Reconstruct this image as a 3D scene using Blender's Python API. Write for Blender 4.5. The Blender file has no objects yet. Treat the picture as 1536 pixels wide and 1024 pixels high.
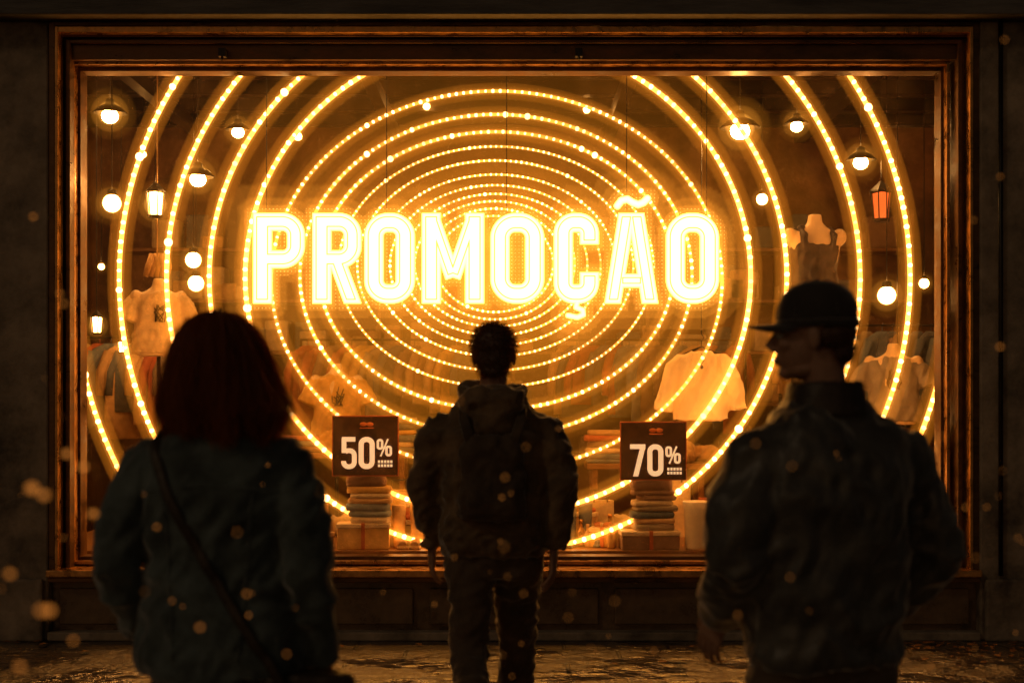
import bpy, math, random
import numpy as np
from mathutils import Vector, Matrix, noise
from mathutils.bvhtree import BVHTree
random.seed(7)
rnd = random.uniform
EYE = 1.5
F = 2133.0
def W(u, v, y):
    """camera-frame pixels (u,v) projected out to distance y -> world metres"""
    return Vector(((u-768)*y/F, y, EYE+(593-v)*y/F))

# ------------------------------------------------------------ materials
def newmat(name):
    m = bpy.data.materials.new(name); m.use_nodes = True
    nt = m.node_tree; nt.nodes.clear()
    return m, nt, nt.nodes, nt.links
def mat(name, col, rough=0.7, metal=0.0, var=0.35, nscale=8.0, bump=0.2, bscale=40.0, sheen=0.0, col2=None, stretch=(1,1,1), rvar=0.0, spec=0.5):
    m, nt, N, L = newmat(name)
    out = N.new('ShaderNodeOutputMaterial'); p = N.new('ShaderNodeBsdfPrincipled')
    L.new(p.outputs[0], out.inputs[0])
    tc = N.new('ShaderNodeTexCoord'); mp = N.new('ShaderNodeMapping'); mp.inputs['Scale'].default_value = stretch
    L.new(tc.outputs['Object'], mp.inputs[0])
    n = N.new('ShaderNodeTexNoise'); n.inputs['Scale'].default_value = nscale; n.inputs['Detail'].default_value = 5; n.inputs['Roughness'].default_value = 0.68
    L.new(mp.outputs[0], n.inputs['Vector'])
    r = N.new('ShaderNodeValToRGB'); L.new(n.outputs['Fac'], r.inputs[0])
    c = Vector(col); c2 = Vector(col2) if col2 else c*(1+var)
    r.color_ramp.elements[0].position = 0.32; r.color_ramp.elements[0].color = (*(c*(1-var)), 1)
    r.color_ramp.elements[1].position = 0.68; r.color_ramp.elements[1].color = (*c2, 1)
    L.new(r.outputs[0], p.inputs['Base Color'])
    p.inputs['Roughness'].default_value = rough; p.inputs['Metallic'].default_value = metal
    p.inputs['Specular IOR Level'].default_value = spec
    if rvar:
        mr = N.new('ShaderNodeMapRange'); mr.inputs['From Min'].default_value = .35; mr.inputs['From Max'].default_value = .65
        mr.inputs['To Min'].default_value = max(.03, rough-rvar); mr.inputs['To Max'].default_value = min(1, rough+rvar)
        L.new(n.outputs['Fac'], mr.inputs['Value']); L.new(mr.outputs[0], p.inputs['Roughness'])
    if sheen:
        p.inputs['Sheen Weight'].default_value = sheen; p.inputs['Sheen Roughness'].default_value = 0.35
    if bump:
        n2 = N.new('ShaderNodeTexNoise'); n2.inputs['Scale'].default_value = bscale; n2.inputs['Detail'].default_value = 4
        L.new(mp.outputs[0], n2.inputs['Vector'])
        b = N.new('ShaderNodeBump'); b.inputs['Strength'].default_value = bump; b.inputs['Distance'].default_value = 0.01
        L.new(n2.outputs['Fac'], b.inputs['Height']); L.new(b.outputs[0], p.inputs['Normal'])
    return m
def hairmat(name, col, tcol):
    m, nt, N, L = newmat(name)
    out = N.new('ShaderNodeOutputMaterial'); d = N.new('ShaderNodeBsdfPrincipled'); t = N.new('ShaderNodeBsdfTranslucent'); mx = N.new('ShaderNodeMixShader')
    d.inputs['Base Color'].default_value = (*col,1); d.inputs['Roughness'].default_value = .35
    t.inputs[0].default_value = (*tcol,1)
    mx.inputs[0].default_value = .65; L.new(d.outputs[0], mx.inputs[1]); L.new(t.outputs[0], mx.inputs[2]); L.new(mx.outputs[0], out.inputs[0])
    return m
def emis(name, col, s, nvar=0.0, nscale=3.0, sample=True):
    m, nt, N, L = newmat(name)
    out = N.new('ShaderNodeOutputMaterial'); e = N.new('ShaderNodeEmission')
    e.inputs[0].default_value = (*col, 1); e.inputs[1].default_value = s
    L.new(e.outputs[0], out.inputs[0])
    if nvar:
        n = N.new('ShaderNodeTexNoise'); n.inputs['Scale'].default_value = nscale; n.inputs['Detail'].default_value = 2
        tc = N.new('ShaderNodeTexCoord'); L.new(tc.outputs['Object'], n.inputs['Vector'])
        mr = N.new('ShaderNodeMapRange'); mr.inputs['From Min'].default_value = .3; mr.inputs['From Max'].default_value = .7
        mr.inputs['To Min'].default_value = s*(1-nvar); mr.inputs['To Max'].default_value = s*(1+nvar)
        L.new(n.outputs['Fac'], mr.inputs['Value']); L.new(mr.outputs[0], e.inputs[1])
    if not sample:
        m.cycles.emission_sampling = 'NONE'
    return m
def glow(name, col, s):  # emission-only volume: bloom built as a shape, no mist in the shop
    m, nt, N, L = newmat(name)
    out = N.new('ShaderNodeOutputMaterial'); e = N.new('ShaderNodeEmission')
    e.inputs[0].default_value = (*col, 1); e.inputs[1].default_value = s
    L.new(e.outputs[0], out.inputs['Volume'])
    m.cycles.emission_sampling = 'NONE'
    return m

# ------------------------------------------------------------ mesh builder
class MB:
    def __init__(s): s.v = []; s.f = []
    def add(s, vs, fs):
        o = len(s.v); s.v += [tuple(a) for a in vs]; s.f += [tuple(i+o for i in f) for f in fs]
    def box(s, x0, x1, y0, y1, z0, z1):
        vs = [(x0,y0,z0),(x1,y0,z0),(x1,y1,z0),(x0,y1,z0),(x0,y0,z1),(x1,y0,z1),(x1,y1,z1),(x0,y1,z1)]
        s.add(vs, [(0,3,2,1),(4,5,6,7),(0,1,5,4),(1,2,6,5),(2,3,7,6),(3,0,4,7)])
    def ell(s, c, r, seg=16, rings=10, rot=None):
        vs = []; fs = []; c = Vector(c)
        for i in range(1, rings):
            t = math.pi*i/rings
            for j in range(seg):
                a = 2*math.pi*j/seg
                p = Vector((r[0]*math.sin(t)*math.cos(a), r[1]*math.sin(t)*math.sin(a), r[2]*math.cos(t)))
                if rot: p = rot @ p
                vs.append(c+p)
        top = Vector((0,0,r[2])); 
        if rot: top = rot @ top
        vs.append(c+top); vs.append(c-top); T = len(vs)-2; B = len(vs)-1
        for i in range(rings-2):
            for j in range(seg):
                k = (j+1) % seg
                fs.append((i*seg+j, (i+1)*seg+j, (i+1)*seg+k, i*seg+k))
        for j in range(seg):
            k = (j+1) % seg
            fs.append((T, j, k)); fs.append((B, (rings-2)*seg+k, (rings-2)*seg+j))
        s.add(vs, fs)
    def tube(s, pts, rad, seg=10, closed=False, ref=(0,1,0)):
        pts = [Vector(p) for p in pts]; n = len(pts)
        if not isinstance(rad, (list,)): rad = [rad]*n
        vs = []; fs = []; ref = Vector(ref)
        for i,p in enumerate(pts):
            if closed: T = pts[(i+1)%n]-pts[i-1]
            else: T = pts[min(i+1,n-1)]-pts[max(i-1,0)]
            T.normalize()
            b = ref - T*ref.dot(T)
            if b.length < .15: b = Vector((1,0,0)) - T*T.x
            b.normalize(); c = T.cross(b)
            r = rad[i]; ra, rb = (r if isinstance(r, tuple) else (r, r))
            for j in range(seg):
                a = 2*math.pi*j/seg
                vs.append(p + c*ra*math.cos(a) + b*rb*math.sin(a))
        m = n if closed else n-1
        for i in range(m):
            i2 = (i+1) % n
            for j in range(seg):
                k = (j+1)%seg
                fs.append((i*seg+j, i2*seg+j, i2*seg+k, i*seg+k))
        if not closed:
            fs.append(tuple(range(seg))); fs.append(tuple((n-1)*seg+j for j in range(seg-1,-1,-1)))
        s.add(vs, fs)
    def loft(s, secs, seg=28, e=2.3):
        vs = []; fs = []; n = len(secs)
        if secs[0][2] > secs[-1][2]: secs = secs[::-1]
        for (cx,cy,cz,rx,ry) in secs:
            for j in range(seg):
                a = 2*math.pi*j/seg; ca, sa = math.cos(a), math.sin(a)
                vs.append((cx+rx*math.copysign(abs(ca)**(2/e), ca), cy+ry*math.copysign(abs(sa)**(2/e), sa), cz))
        for i in range(n-1):
            for j in range(seg):
                k = (j+1)%seg
                fs.append((i*seg+j, i*seg+k, (i+1)*seg+k, (i+1)*seg+j))
        fs.append(tuple(range(seg-1,-1,-1))); fs.append(tuple((n-1)*seg+j for j in range(seg)))
        s.add(vs, fs)
    def lathe(s, prof, c, seg=24):
        c = Vector(c); vs = []; fs = []; n = len(prof)
        for r,z in prof:
            for j in range(seg):
                a = 2*math.pi*j/seg; vs.append(c+Vector((r*math.cos(a), r*math.sin(a), z)))
        for i in range(n-1):
            for j in range(seg):
                k = (j+1)%seg; fs.append((i*seg+j, i*seg+k, (i+1)*seg+k, (i+1)*seg+j))
        s.add(vs, fs)
    def xf(s, M):
        s.v = [tuple(M @ Vector(p)) for p in s.v]
    def obj(s, name, m, parent=None, smooth=False, bevel=0, loc=None):
        me = bpy.data.meshes.new(name); me.from_pydata(s.v, [], s.f); me.update()
        o = bpy.data.objects.new(name, me); bpy.context.collection.objects.link(o)
        if m: me.materials.append(m)
        if smooth: me.polygons.foreach_set('use_smooth', [True]*len(me.polygons))
        if bevel:
            b = o.modifiers.new('b','BEVEL'); b.width = bevel; b.segments = 2; b.limit_method = 'ANGLE'
        if parent: o.parent = parent
        if loc is not None: o.location = loc
        return o
def grp(name, loc=(0,0,0), yaw=0.0):
    e = bpy.data.objects.new(name, None); bpy.context.collection.objects.link(e)
    e.location = loc; e.rotation_euler = (0,0,yaw); e.empty_display_size = .2
    return e
def organic(mb, name, m, voxel=.01, smooth=6, fold=None, parent=None):
    o = mb.obj(name+'_tmp', None)
    r = o.modifiers.new('r','REMESH'); r.mode = 'VOXEL'; r.voxel_size = voxel
    if smooth:
        sm = o.modifiers.new('s','SMOOTH'); sm.factor = .5; sm.iterations = smooth
    dg = bpy.context.evaluated_depsgraph_get(); dg.update()
    me = bpy.data.meshes.new_from_object(o.evaluated_get(dg))
    bpy.data.objects.remove(o)
    if fold:
        ns = [v.normal.copy() for v in me.vertices]
        for v, nn in zip(me.vertices, ns):
            v.co = v.co + nn*fold(v.co)
    me.polygons.foreach_set('use_smooth', [True]*len(me.polygons))
    me.materials.clear(); me.materials.append(m); me.name = name; me.update()
    ob = bpy.data.objects.new(name, me); bpy.context.collection.objects.link(ob)
    if parent: ob.parent = parent
    return ob
def folds(seed=0, a=.010, zf=11, amp2=.006):
    def f(c):
        n1 = noise.noise(Vector((c.x*4+seed, c.y*4, c.z*5.5)))
        w = noise.noise(Vector((c.x*3, c.y*3+seed, c.z*3)))*1.6
        n2 = 1-abs(noise.noise(Vector((c.x*5+seed*3+w, c.y*5, c.z*zf+w)))*2.2)
        n3 = 1-abs(noise.noise(Vector((c.x*16+w, c.y*14+seed, c.z*(zf*1.6)-c.x*9)))*2.2)
        return n1*a + (n2-.5)*a*.9 + (n3-.5)*amp2
    return f

# ------------------------------------------------------------ palette
M_conc = mat('weathered_concrete', (.26,.21,.155), .8, var=.7, nscale=2.6, bump=1.0, bscale=14, rvar=.15)
M_dark = mat('dark_painted_lintel', (.11,.105,.10), .6, var=.5, nscale=4, bump=.35, stretch=(.4,1,3))
M_bronze = mat('aged_bronze_frame', (.15,.08,.035), .42, .6, var=.6, nscale=7, bump=.3, bscale=30, stretch=(.5,.5,1.2), rvar=.15)
M_brass = mat('brass_trim', (.52,.27,.085), .34, .8, var=.55, nscale=9, bump=.25, rvar=.14)
M_bulk = mat('wet_bulkhead_stone', (.14,.09,.05), .35, var=.55, nscale=5, bump=.4, bscale=18, rvar=.18)
M_iwall = mat('shop_wall', (.20,.10,.045), .8, var=.45, nscale=3, bump=.3)
M_iceil = mat('shop_ceiling', (.07,.04,.025), .8, var=.4, nscale=3)
M_wood = mat('display_wood', (.26,.13,.05), .45, var=.4, nscale=4, stretch=(.4,4,4), rvar=.1)
M_black = mat('black_metal', (.02,.018,.016), .4, .4, var=.3)
M_skin = mat('skin', (.36,.20,.13), .55, var=.12, nscale=20, bump=.1, bscale=150)
M_hairb = mat('auburn_hair', (.20,.095,.04), .4, var=.35, nscale=20, bump=.3, bscale=60, stretch=(6,6,.6))
M_hair = mat('brown_hair', (.09,.05,.028), .5, var=.3, nscale=25, bump=.3, bscale=90)
M_strA = hairmat('auburn_strands', (.22,.11,.045), (.85,.42,.14)); M_strB = hairmat('brown_strands', (.14,.075,.035), (.6,.32,.12))
M_denim = mat('dark_denim_jacket', (.08,.11,.115), .85, var=.6, nscale=9, bump=.4, bscale=150, sheen=1.0)
M_olive = mat('olive_hooded_jacket', (.16,.105,.055), .85, var=.55, nscale=9, bump=.35, bscale=120, sheen=1.0)
M_jack = mat('black_bomber_jacket', (.075,.073,.065), .42, var=.55, nscale=7, bump=.25, bscale=60, sheen=.9)
M_trou = mat('dark_trousers', (.10,.07,.045), .9, var=.4, nscale=7, bump=.3, bscale=120, sheen=.8)
M_jean = mat('grey_jeans', (.07,.07,.068), .9, var=.35, nscale=7, bump=.3, bscale=120, sheen=.3)
M_leath = mat('dark_leather', (.04,.028,.018), .5, var=.3, nscale=15, bump=.3, bscale=60)
M_pack = mat('backpack_canvas', (.085,.058,.036), .85, var=.45, nscale=9, bump=.35, bscale=120, sheen=.6)
M_cap = mat('cap_cloth', (.035,.03,.027), .85, var=.25, nscale=12, bump=.3, bscale=160, sheen=.9)
M_pale = mat('mannequin_skin', (.78,.62,.44), .45, var=.08, bump=.05)
M_cream = mat('cream_knit', (.84,.72,.54), .85, var=.1, nscale=6, bump=.3, bscale=90)
M_grey = mat('grey_shirt', (.28,.26,.25), .85, var=.2, nscale=6, bump=.3)
M_navy = mat('dark_tank_top', (.05,.042,.045), .6, var=.4, nscale=20, bump=.4)

# ------------------------------------------------------------ ground
def ground():
    m, nt, N, L = newmat('wet_paving')
    out = N.new('ShaderNodeOutputMaterial'); p = N.new('ShaderNodeBsdfPrincipled'); L.new(p.outputs[0], out.inputs[0])
    tc = N.new('ShaderNodeTexCoord')
    br = N.new('ShaderNodeTexBrick'); br.inputs['Scale'].default_value = 1.0
    br.inputs['Brick Width'].default_value = .62; br.inputs['Row Height'].default_value = .42
    br.inputs['Mortar Size'].default_value = .012; br.inputs['Mortar Smooth'].default_value = .3
    br.inputs['Color1'].default_value = (.11,.085,.06,1); br.inputs['Color2'].default_value = (.17,.13,.09,1); br.inputs['Mortar'].default_value = (.012,.011,.01,1)
    L.new(tc.outputs['Object'], br.inputs['Vector'])
    n = N.new('ShaderNodeTexNoise'); n.inputs['Scale'].default_value = 1.6; n.inputs['Detail'].default_value = 5; n.inputs['Roughness'].default_value = .6
    L.new(tc.outputs['Object'], n.inputs['Vector'])
    n2 = N.new('ShaderNodeTexNoise'); n2.inputs['Scale'].default_value = 28; n2.inputs['Detail'].default_value = 5
    L.new(tc.outputs['Object'], n2.inputs['Vector'])
    n3 = N.new('ShaderNodeTexNoise'); n3.inputs['Scale'].default_value = 4.5; n3.inputs['Detail'].default_value = 4
    L.new(tc.outputs['Object'], n3.inputs['Vector'])
    mx = N.new('ShaderNodeMixRGB'); mx.blend_type = 'MULTIPLY'; mx.inputs[0].default_value = .7
    L.new(br.outputs['Color'], mx.inputs[1]); L.new(n2.outputs['Fac'], mx.inputs[2]); L.new(mx.outputs[0], p.inputs['Base Color'])
    mr = N.new('ShaderNodeMapRange'); mr.inputs['From Min'].default_value = .44; mr.inputs['From Max'].default_value = .56
    mr.inputs['To Min'].default_value = .14; mr.inputs['To Max'].default_value = .5
    L.new(n.outputs['Fac'], mr.inputs['Value']); L.new(mr.outputs[0], p.inputs['Roughness'])
    p.inputs['Specular IOR Level'].default_value = 1.0
    p.inputs['Coat Weight'].default_value = 1.0; L.new(mr.outputs[0], p.inputs['Coat Roughness'])
    mu = N.new('ShaderNodeMath'); mu.operation = 'MULTIPLY'; L.new(n2.outputs['Fac'], mu.inputs[0]); L.new(mr.outputs[0], mu.inputs[1])
    sb = N.new('ShaderNodeMath'); sb.operation = 'SUBTRACT'; L.new(mu.outputs[0], sb.inputs[0]); L.new(br.outputs['Fac'], sb.inputs[1])
    a3 = N.new('ShaderNodeMath'); a3.operation = 'MULTIPLY_ADD'; a3.inputs[1].default_value = 3.2; L.new(n3.outputs['Fac'], a3.inputs[0]); L.new(sb.outputs[0], a3.inputs[2])
    b = N.new('ShaderNodeBump'); b.inputs['Strength'].default_value = 1.0; b.inputs['Distance'].default_value = .04
    L.new(a3.outputs[0], b.inputs['Height']); L.new(b.outputs[0], p.inputs['Normal']); L.new(b.outputs[0], p.inputs['Coat Normal'])
    g = MB(); g.box(-60,60,-3.0,8.95,-.3,0); g.obj('pavement', m)
    k = MB(); 
    for i in range(-30,30): k.box(i*2+.004, i*2+1.996, -3.16,-3.003,-.3,.004)
    k.obj('kerb', M_conc, bevel=.01)
    asp = mat('asphalt', (.045,.045,.046), .5, var=.3, nscale=3, bump=.5, bscale=120, rvar=.2)
    r = MB(); r.box(-300,300,-300,-3.17,-.5,-.13); r.obj('road', asp)
    g2 = MB(); g2.box(-300,300,-2.9,300,-.6,-.31); g2.obj('ground', M_conc)
ground()
lv = MB()
for i in range(130):
    if i < 90: x = rnd(2.2,3.1); y = 8.62 - abs(random.gauss(0,.25))
    else: x = rnd(-3.2,3.2); y = 8.66-abs(random.gauss(0,.35))
    a = rnd(0,6.28); s = rnd(.015,.038); t = rnd(-.5,.5)
    R = Matrix.Translation((x,y,.006+rnd(0,.012))) @ Matrix.Rotation(a,4,'Z') @ Matrix.Rotation(t*.6,4,'X')
    pts = [(-1,0,0),(-.4,.5,.15),(.3,.45,.2),(1,0,.1),(.3,-.45,.25),(-.4,-.5,.1)]
    lv.add([R@(Vector(p)*s) for p in pts], [(0,1,2,3,4,5)])
lv.obj('fallen_leaves', mat('leaf', (.20,.09,.025), .6, var=.5, nscale=5))

# ------------------------------------------------------------ facade
fac = grp('shopfront_building')
YF = 8.72
xl = W(72,0,YF).x; xr = W(1470,0,YF).x; zt = W(0,32,YF).z
b = MB()
b.box(xl-1.3, xl, YF, 9.3, 0, zt); b.obj('pillar_a', M_conc, fac, bevel=.012)
b = MB(); b.box(xr, xr+1.3, YF, 9.3, 0, zt); b.obj('pillar_b', M_conc, fac, bevel=.012)
for nm, x0 in (('plinth_a', xl-1.34), ('plinth_b', xr+.02)):
    b = MB(); b.box(x0, x0+1.32, YF-.05, YF-.002, 0, .38); b.obj(nm, M_conc, fac, bevel=.015)
b = MB(); b.box(-9, 9, YF-.14, 9.3, zt+.003, zt+.42); b.obj('lintel', M_dark, fac, bevel=.01)
b = MB(); b.box(-9, 9, YF-.20, 9.3, zt+.425, zt+.56); b.obj('cornice', M_dark, fac, bevel=.02)
b = MB(); b.box(-9, 9, YF, 9.3, zt+.565, 9.5); b.obj('upper_wall', M_conc, fac)
for i in range(-3,4):
    w = MB(); w.box(i*2.4-.55, i*2.4+.55, YF-.03, YF-.003, 5.4, 7.2); o = w.obj('upper_window', M_dark, fac)
    w = MB(); w.box(i*2.4-.65, i*2.4+.65, YF-.09, YF-.032, 5.28, 5.395); w.obj('upper_sill', M_conc, fac)
b = MB(); b.box(-9, xl-1.303, YF+.12, 9.3, 0, zt); b.box(xr+1.303, 9, YF+.12, 9.3, 0, zt); b.obj('side_wall', M_conc, fac)
def frame(name, u0,u1,v0,v1, w, ya, yb, m, ty=None, bottom=True, bev=.003):
    """rectangular moulding, outer edge u0..u1,v0..v1, width w (pixel units), depth ya..yb"""
    a = W(u0,v0,ya); c = W(u1,v1,ya); t = w*ya/F
    t2 = (ty if ty else w)*ya/F
    b = MB()
    b.box(a.x, a.x+t, ya, yb, c.z, a.z); b.box(c.x-t, c.x, ya, yb, c.z, a.z)
    b.box(a.x+t, c.x-t, ya, yb, a.z-t2, a.z)
    if bottom: b.box(a.x+t, c.x-t, ya, yb, c.z, c.z+t2)
    return b.obj(name, m, fac, bevel=bev)
frame('frame_outer', 73,1469,33,866, 9, YF+.012, YF+.25, M_bronze, 6)
frame('frame_brass_outer', 82,1460,40,864, 5, YF-.02, YF+.2, M_brass, 9, bottom=False)
frame('frame_panel', 86,1456,48,862, 20, YF+.10, YF+.30, M_bronze, 42, bottom=False)
frame('frame_step', 99,1443,60,860, 6, YF+.06, YF+.28, M_bronze, 5, bottom=False)
frame('frame_brass_inner', 107,1425,92,846, 5, YF+.15, YF+.34, M_brass, 5)
frame('frame_inner', 113,1419,99,842, 8, YF+.22, YF+.36, M_bronze, 8)
frame('frame_bead', 118,1414,106,838, 3, YF+.26, YF+.355, M_brass, 3)
frame('frame_edge_right', 90,1466,52,862, 3, YF+.04, YF+.2, M_bronze, 3, bottom=False)
for u in (335, 868):
    p = W(u, 80, YF+.08); b = MB(); b.box(p.x-.022,p.x+.022,p.y-.05,p.y+.02,p.z-.03,p.z+.02); b.tube([p+Vector((0,-.03,-.02)), p+Vector((0,-.05,-.055))], .008); b.obj('sign_hook', M_black, fac)
ps = W(0,846,YF); pb = W(0,864,YF)
b = MB(); b.box(xl+.003, xr-.003, YF-.06, YF+.30, pb.z, pb.z+.045); b.obj('window_sill', M_brass, fac, bevel=.008)
b = MB(); b.box(xl+.003, xr-.003, YF-.02, YF+.28, pb.z-.035, pb.z-.003); b.obj('sill_lip', M_bronze, fac, bevel=.005)
b = MB(); b.box(xl+.003, xr-.003, YF+.07, 9.25, 0, pb.z-.037); b.obj('bulkhead', M_bulk, fac)
for i in range(5):
    w = (xr-xl)/5
    b = MB(); b.box(xl+i*w+.05, xl+(i+1)*w-.05, YF+.045, YF+.068, .09, pb.z-.08); b.obj('bulkhead_panel', M_bulk, fac, bevel=.008)
b = MB(); b.box(xl+.003, xr-.003, YF-.03, YF+.068, .001, .055); b.obj('bulkhead_base', M_conc, fac, bevel=.01)
b = MB(); b.tube([(xr+.12,YF-.02,.4),(xr+.12,YF-.02,zt)], .014); b.obj('conduit', M_black, fac, smooth=True)

# glass
m, nt, N, L = newmat('dusty_glass')
out = N.new('ShaderNodeOutputMaterial')
tr = N.new('ShaderNodeBsdfTransparent'); tr.inputs[0].default_value = (.97,.95,.91,1)
gl = N.new('ShaderNodeBsdfGlossy'); gl.inputs['Roughness'].default_value = .03
tl = N.new('ShaderNodeBsdfTranslucent'); tl.inputs[0].default_value = (.9,.62,.33,1)
lw = N.new('ShaderNodeFresnel'); lw.inputs[0].default_value = 1.35
m1 = N.new('ShaderNodeMixShader'); L.new(lw.outputs[0], m1.inputs[0]); L.new(tr.outputs[0], m1.inputs[1]); L.new(gl.outputs[0], m1.inputs[2])
tc = N.new('ShaderNodeTexCoord'); n = N.new('ShaderNodeTexNoise'); n.inputs['Scale'].default_value = 2.2; n.inputs['Detail'].default_value = 8; n.inputs['Roughness'].default_value = .8
L.new(tc.outputs['Object'], n.inputs['Vector'])
n2 = N.new('ShaderNodeTexVoronoi'); n2.inputs['Scale'].default_value = 38; L.new(tc.outputs['Object'], n2.inputs['Vector'])
sp = N.new('ShaderNodeMapRange'); sp.inputs['From Min'].default_value = .07; sp.inputs['From Max'].default_value = .14; sp.inputs['To Min'].default_value = .12; sp.inputs['To Max'].default_value = 0
L.new(n2.outputs['Distance'], sp.inputs['Value'])
mr = N.new('ShaderNodeMapRange'); mr.inputs['From Min'].default_value = .45; mr.inputs['From Max'].default_value = .72; mr.inputs['To Min'].default_value = .008; mr.inputs['To Max'].default_value = .07
L.new(n.outputs['Fac'], mr.inputs['Value'])
ad = N.new('ShaderNodeMath'); ad.operation = 'ADD'; L.new(sp.outputs[0], ad.inputs[0]); L.new(mr.outputs[0], ad.inputs[1])
m2 = N.new('ShaderNodeMixShader'); L.new(ad.outputs[0], m2.inputs[0]); L.new(m1.outputs[0], m2.inputs[1]); L.new(tl.outputs[0], m2.inputs[2])
L.new(m2.outputs[0], out.inputs[0])
YG = 9.03
a = W(119,107,YG); c = W(1413,838,YG)
b = MB(); b.add([(a.x,YG,c.z),(c.x,YG,c.z),(c.x,YG,a.z),(a.x,YG,a.z)], [(0,1,2,3)]); b.obj('window_glass', m, fac)

# ------------------------------------------------------------ interior shell
ZS = .49   # display stage height
b = MB(); b.box(-4.2,4.2,9.3,14.2,.05,.12); b.obj('shop_floor', M_wood, fac)
b = MB(); b.box(xl-.3,xr+.3,9.255,10.9,.13,ZS-.0); b.obj('display_stage', M_wood, fac)
b = MB(); b.box(-4.2,4.2,14.2,14.4,.05,4.3); b.box(-4.4,-4.2,9.3,14.4,.05,4.3); b.box(4.2,4.4,9.3,14.4,.05,4.3); b.obj('shop_wall', M_iwall, fac)
b = MB(); b.box(-4.4,4.4,9.303,14.4,4.31,4.4); b.obj('shop_ceiling', M_iceil, fac)
b = MB()
for i in range(7): b.box(-4.19,4.19, 9.6+i*.7, 9.72+i*.7, 4.12, 4.305)
for x in (-3.1,-1.2,.9,2.8): b.box(x,x+.1,9.35,14.1,4.0,4.118)
b.obj('ceiling_beams', M_black, fac)

# ------------------------------------------------------------ pendant lamps
E_bulb = emis('lamp_bulb', (1,.46,.12), 110)
E_bulb2 = emis('globe_glass', (1,.42,.09), 40)
E_red = emis('red_lantern_glass', (1,.14,.02), 1.3)
G0 = glow('lamp_bloom_core', (1,.42,.06), 3.6)
G1 = glow('lamp_bloom_mid', (1,.36,.035), .9)
G2 = glow('lamp_bloom', (1,.33,.025), .22)
def halo(p, r, parent):  # nested glowing shells added around a lamp to imitate bloom
    for k,(rr,g) in enumerate(((r*.75,G0),(r*1.15,G1),(r*1.6,G2))):
        b = MB(); b.ell((0,0,0),(rr,rr,rr),24,14); b.obj('bloom_%d'%k, g, parent, loc=p)
def lamp(u,v,y,kind,s=1.0,h=True):
    p = W(u,v,y); g = grp({'dome':'pendant_lamp','globe':'globe_lamp','lantern':'lantern_lamp','red':'red_lantern'}[kind], p)
    b = MB(); b.tube([(0,0,.06*s),(0,0,4.25-p.z)], .004, 6)
    if kind == 'dome':
        b.lathe([(.012,.10*s),(.03,.09*s),(.035,.06*s),(.08*s,.035*s),(.115*s,.0),(.11*s,-.004),(.075*s,.028*s),(.03,.05*s)], (0,0,0)); b.obj('shade', M_black, g, True)
        b = MB(); b.ell((0,0,-.022),(.055*s,.055*s,.048*s)); b.obj('bulb', E_bulb, g, True)
    elif kind == 'globe':
        b.lathe([(.012,.11*s),(.035*s,.10*s),(.04*s,.06*s)],(0,0,0)); b.obj('fitting', M_black, g, True)
        b = MB(); b.ell((0,0,0),(.068*s,.068*s,.068*s)); b.obj('globe', E_bulb2, g, True)
    else:
        b.lathe([(.01,.16*s),(.07*s,.10*s),(.075*s,.09*s)],(0,0,0),6)
        for i in range(6):
            a = i*math.pi/3; b.tube([(.07*s*math.cos(a),.07*s*math.sin(a),.1*s),(.05*s*math.cos(a),.05*s*math.sin(a),-.08*s)], .005, 5)
        b.lathe([(.055*s,-.075*s),(.05*s,-.095*s),(.01,-.1*s)],(0,0,0),6); b.obj('cage', M_black, g)
        b = MB(); b.lathe([(.02*s,.09*s),(.055*s,.08*s),(.042*s,-.07*s),(.01*s,-.075*s)],(0,0,0),12); b.obj('glass', E_red if kind=='red' else E_bulb2, g, True)
    if h and kind != 'red': halo((0,0,0), .11*s, g)
    return g
for a_ in [(165,170,10.4,'dome',1.1),(357,195,11.5,'dome',.9),(297,265,10.2,'dome',1.05),(168,305,10.3,'globe',.95),(233,307,10.1,'lantern',1.0),
          (290,390,11.2,'globe',.9),(294,425,11.8,'globe',.95),(145,488,10.6,'lantern',.7),(182,521,11.8,'lantern',.5),
          (1110,192,10.0,'dome',1.25),(1195,186,11.6,'dome',.9),(1291,240,10.6,'dome',1.0),(1143,299,12.2,'globe',.7),(1322,310,10.6,'red',1.2),
          (1330,443,10.3,'globe',.95),(1346,566,10.3,'globe',.8),(1386,425,12.0,'globe',.6),(447,205,12.5,'globe',.5),(640,160,13,'globe',.45),(880,165,13,'globe',.45),
          (215,232,12.8,'globe',.4),(152,400,12.6,'globe',.4)]:
    lamp(*a_)

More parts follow.
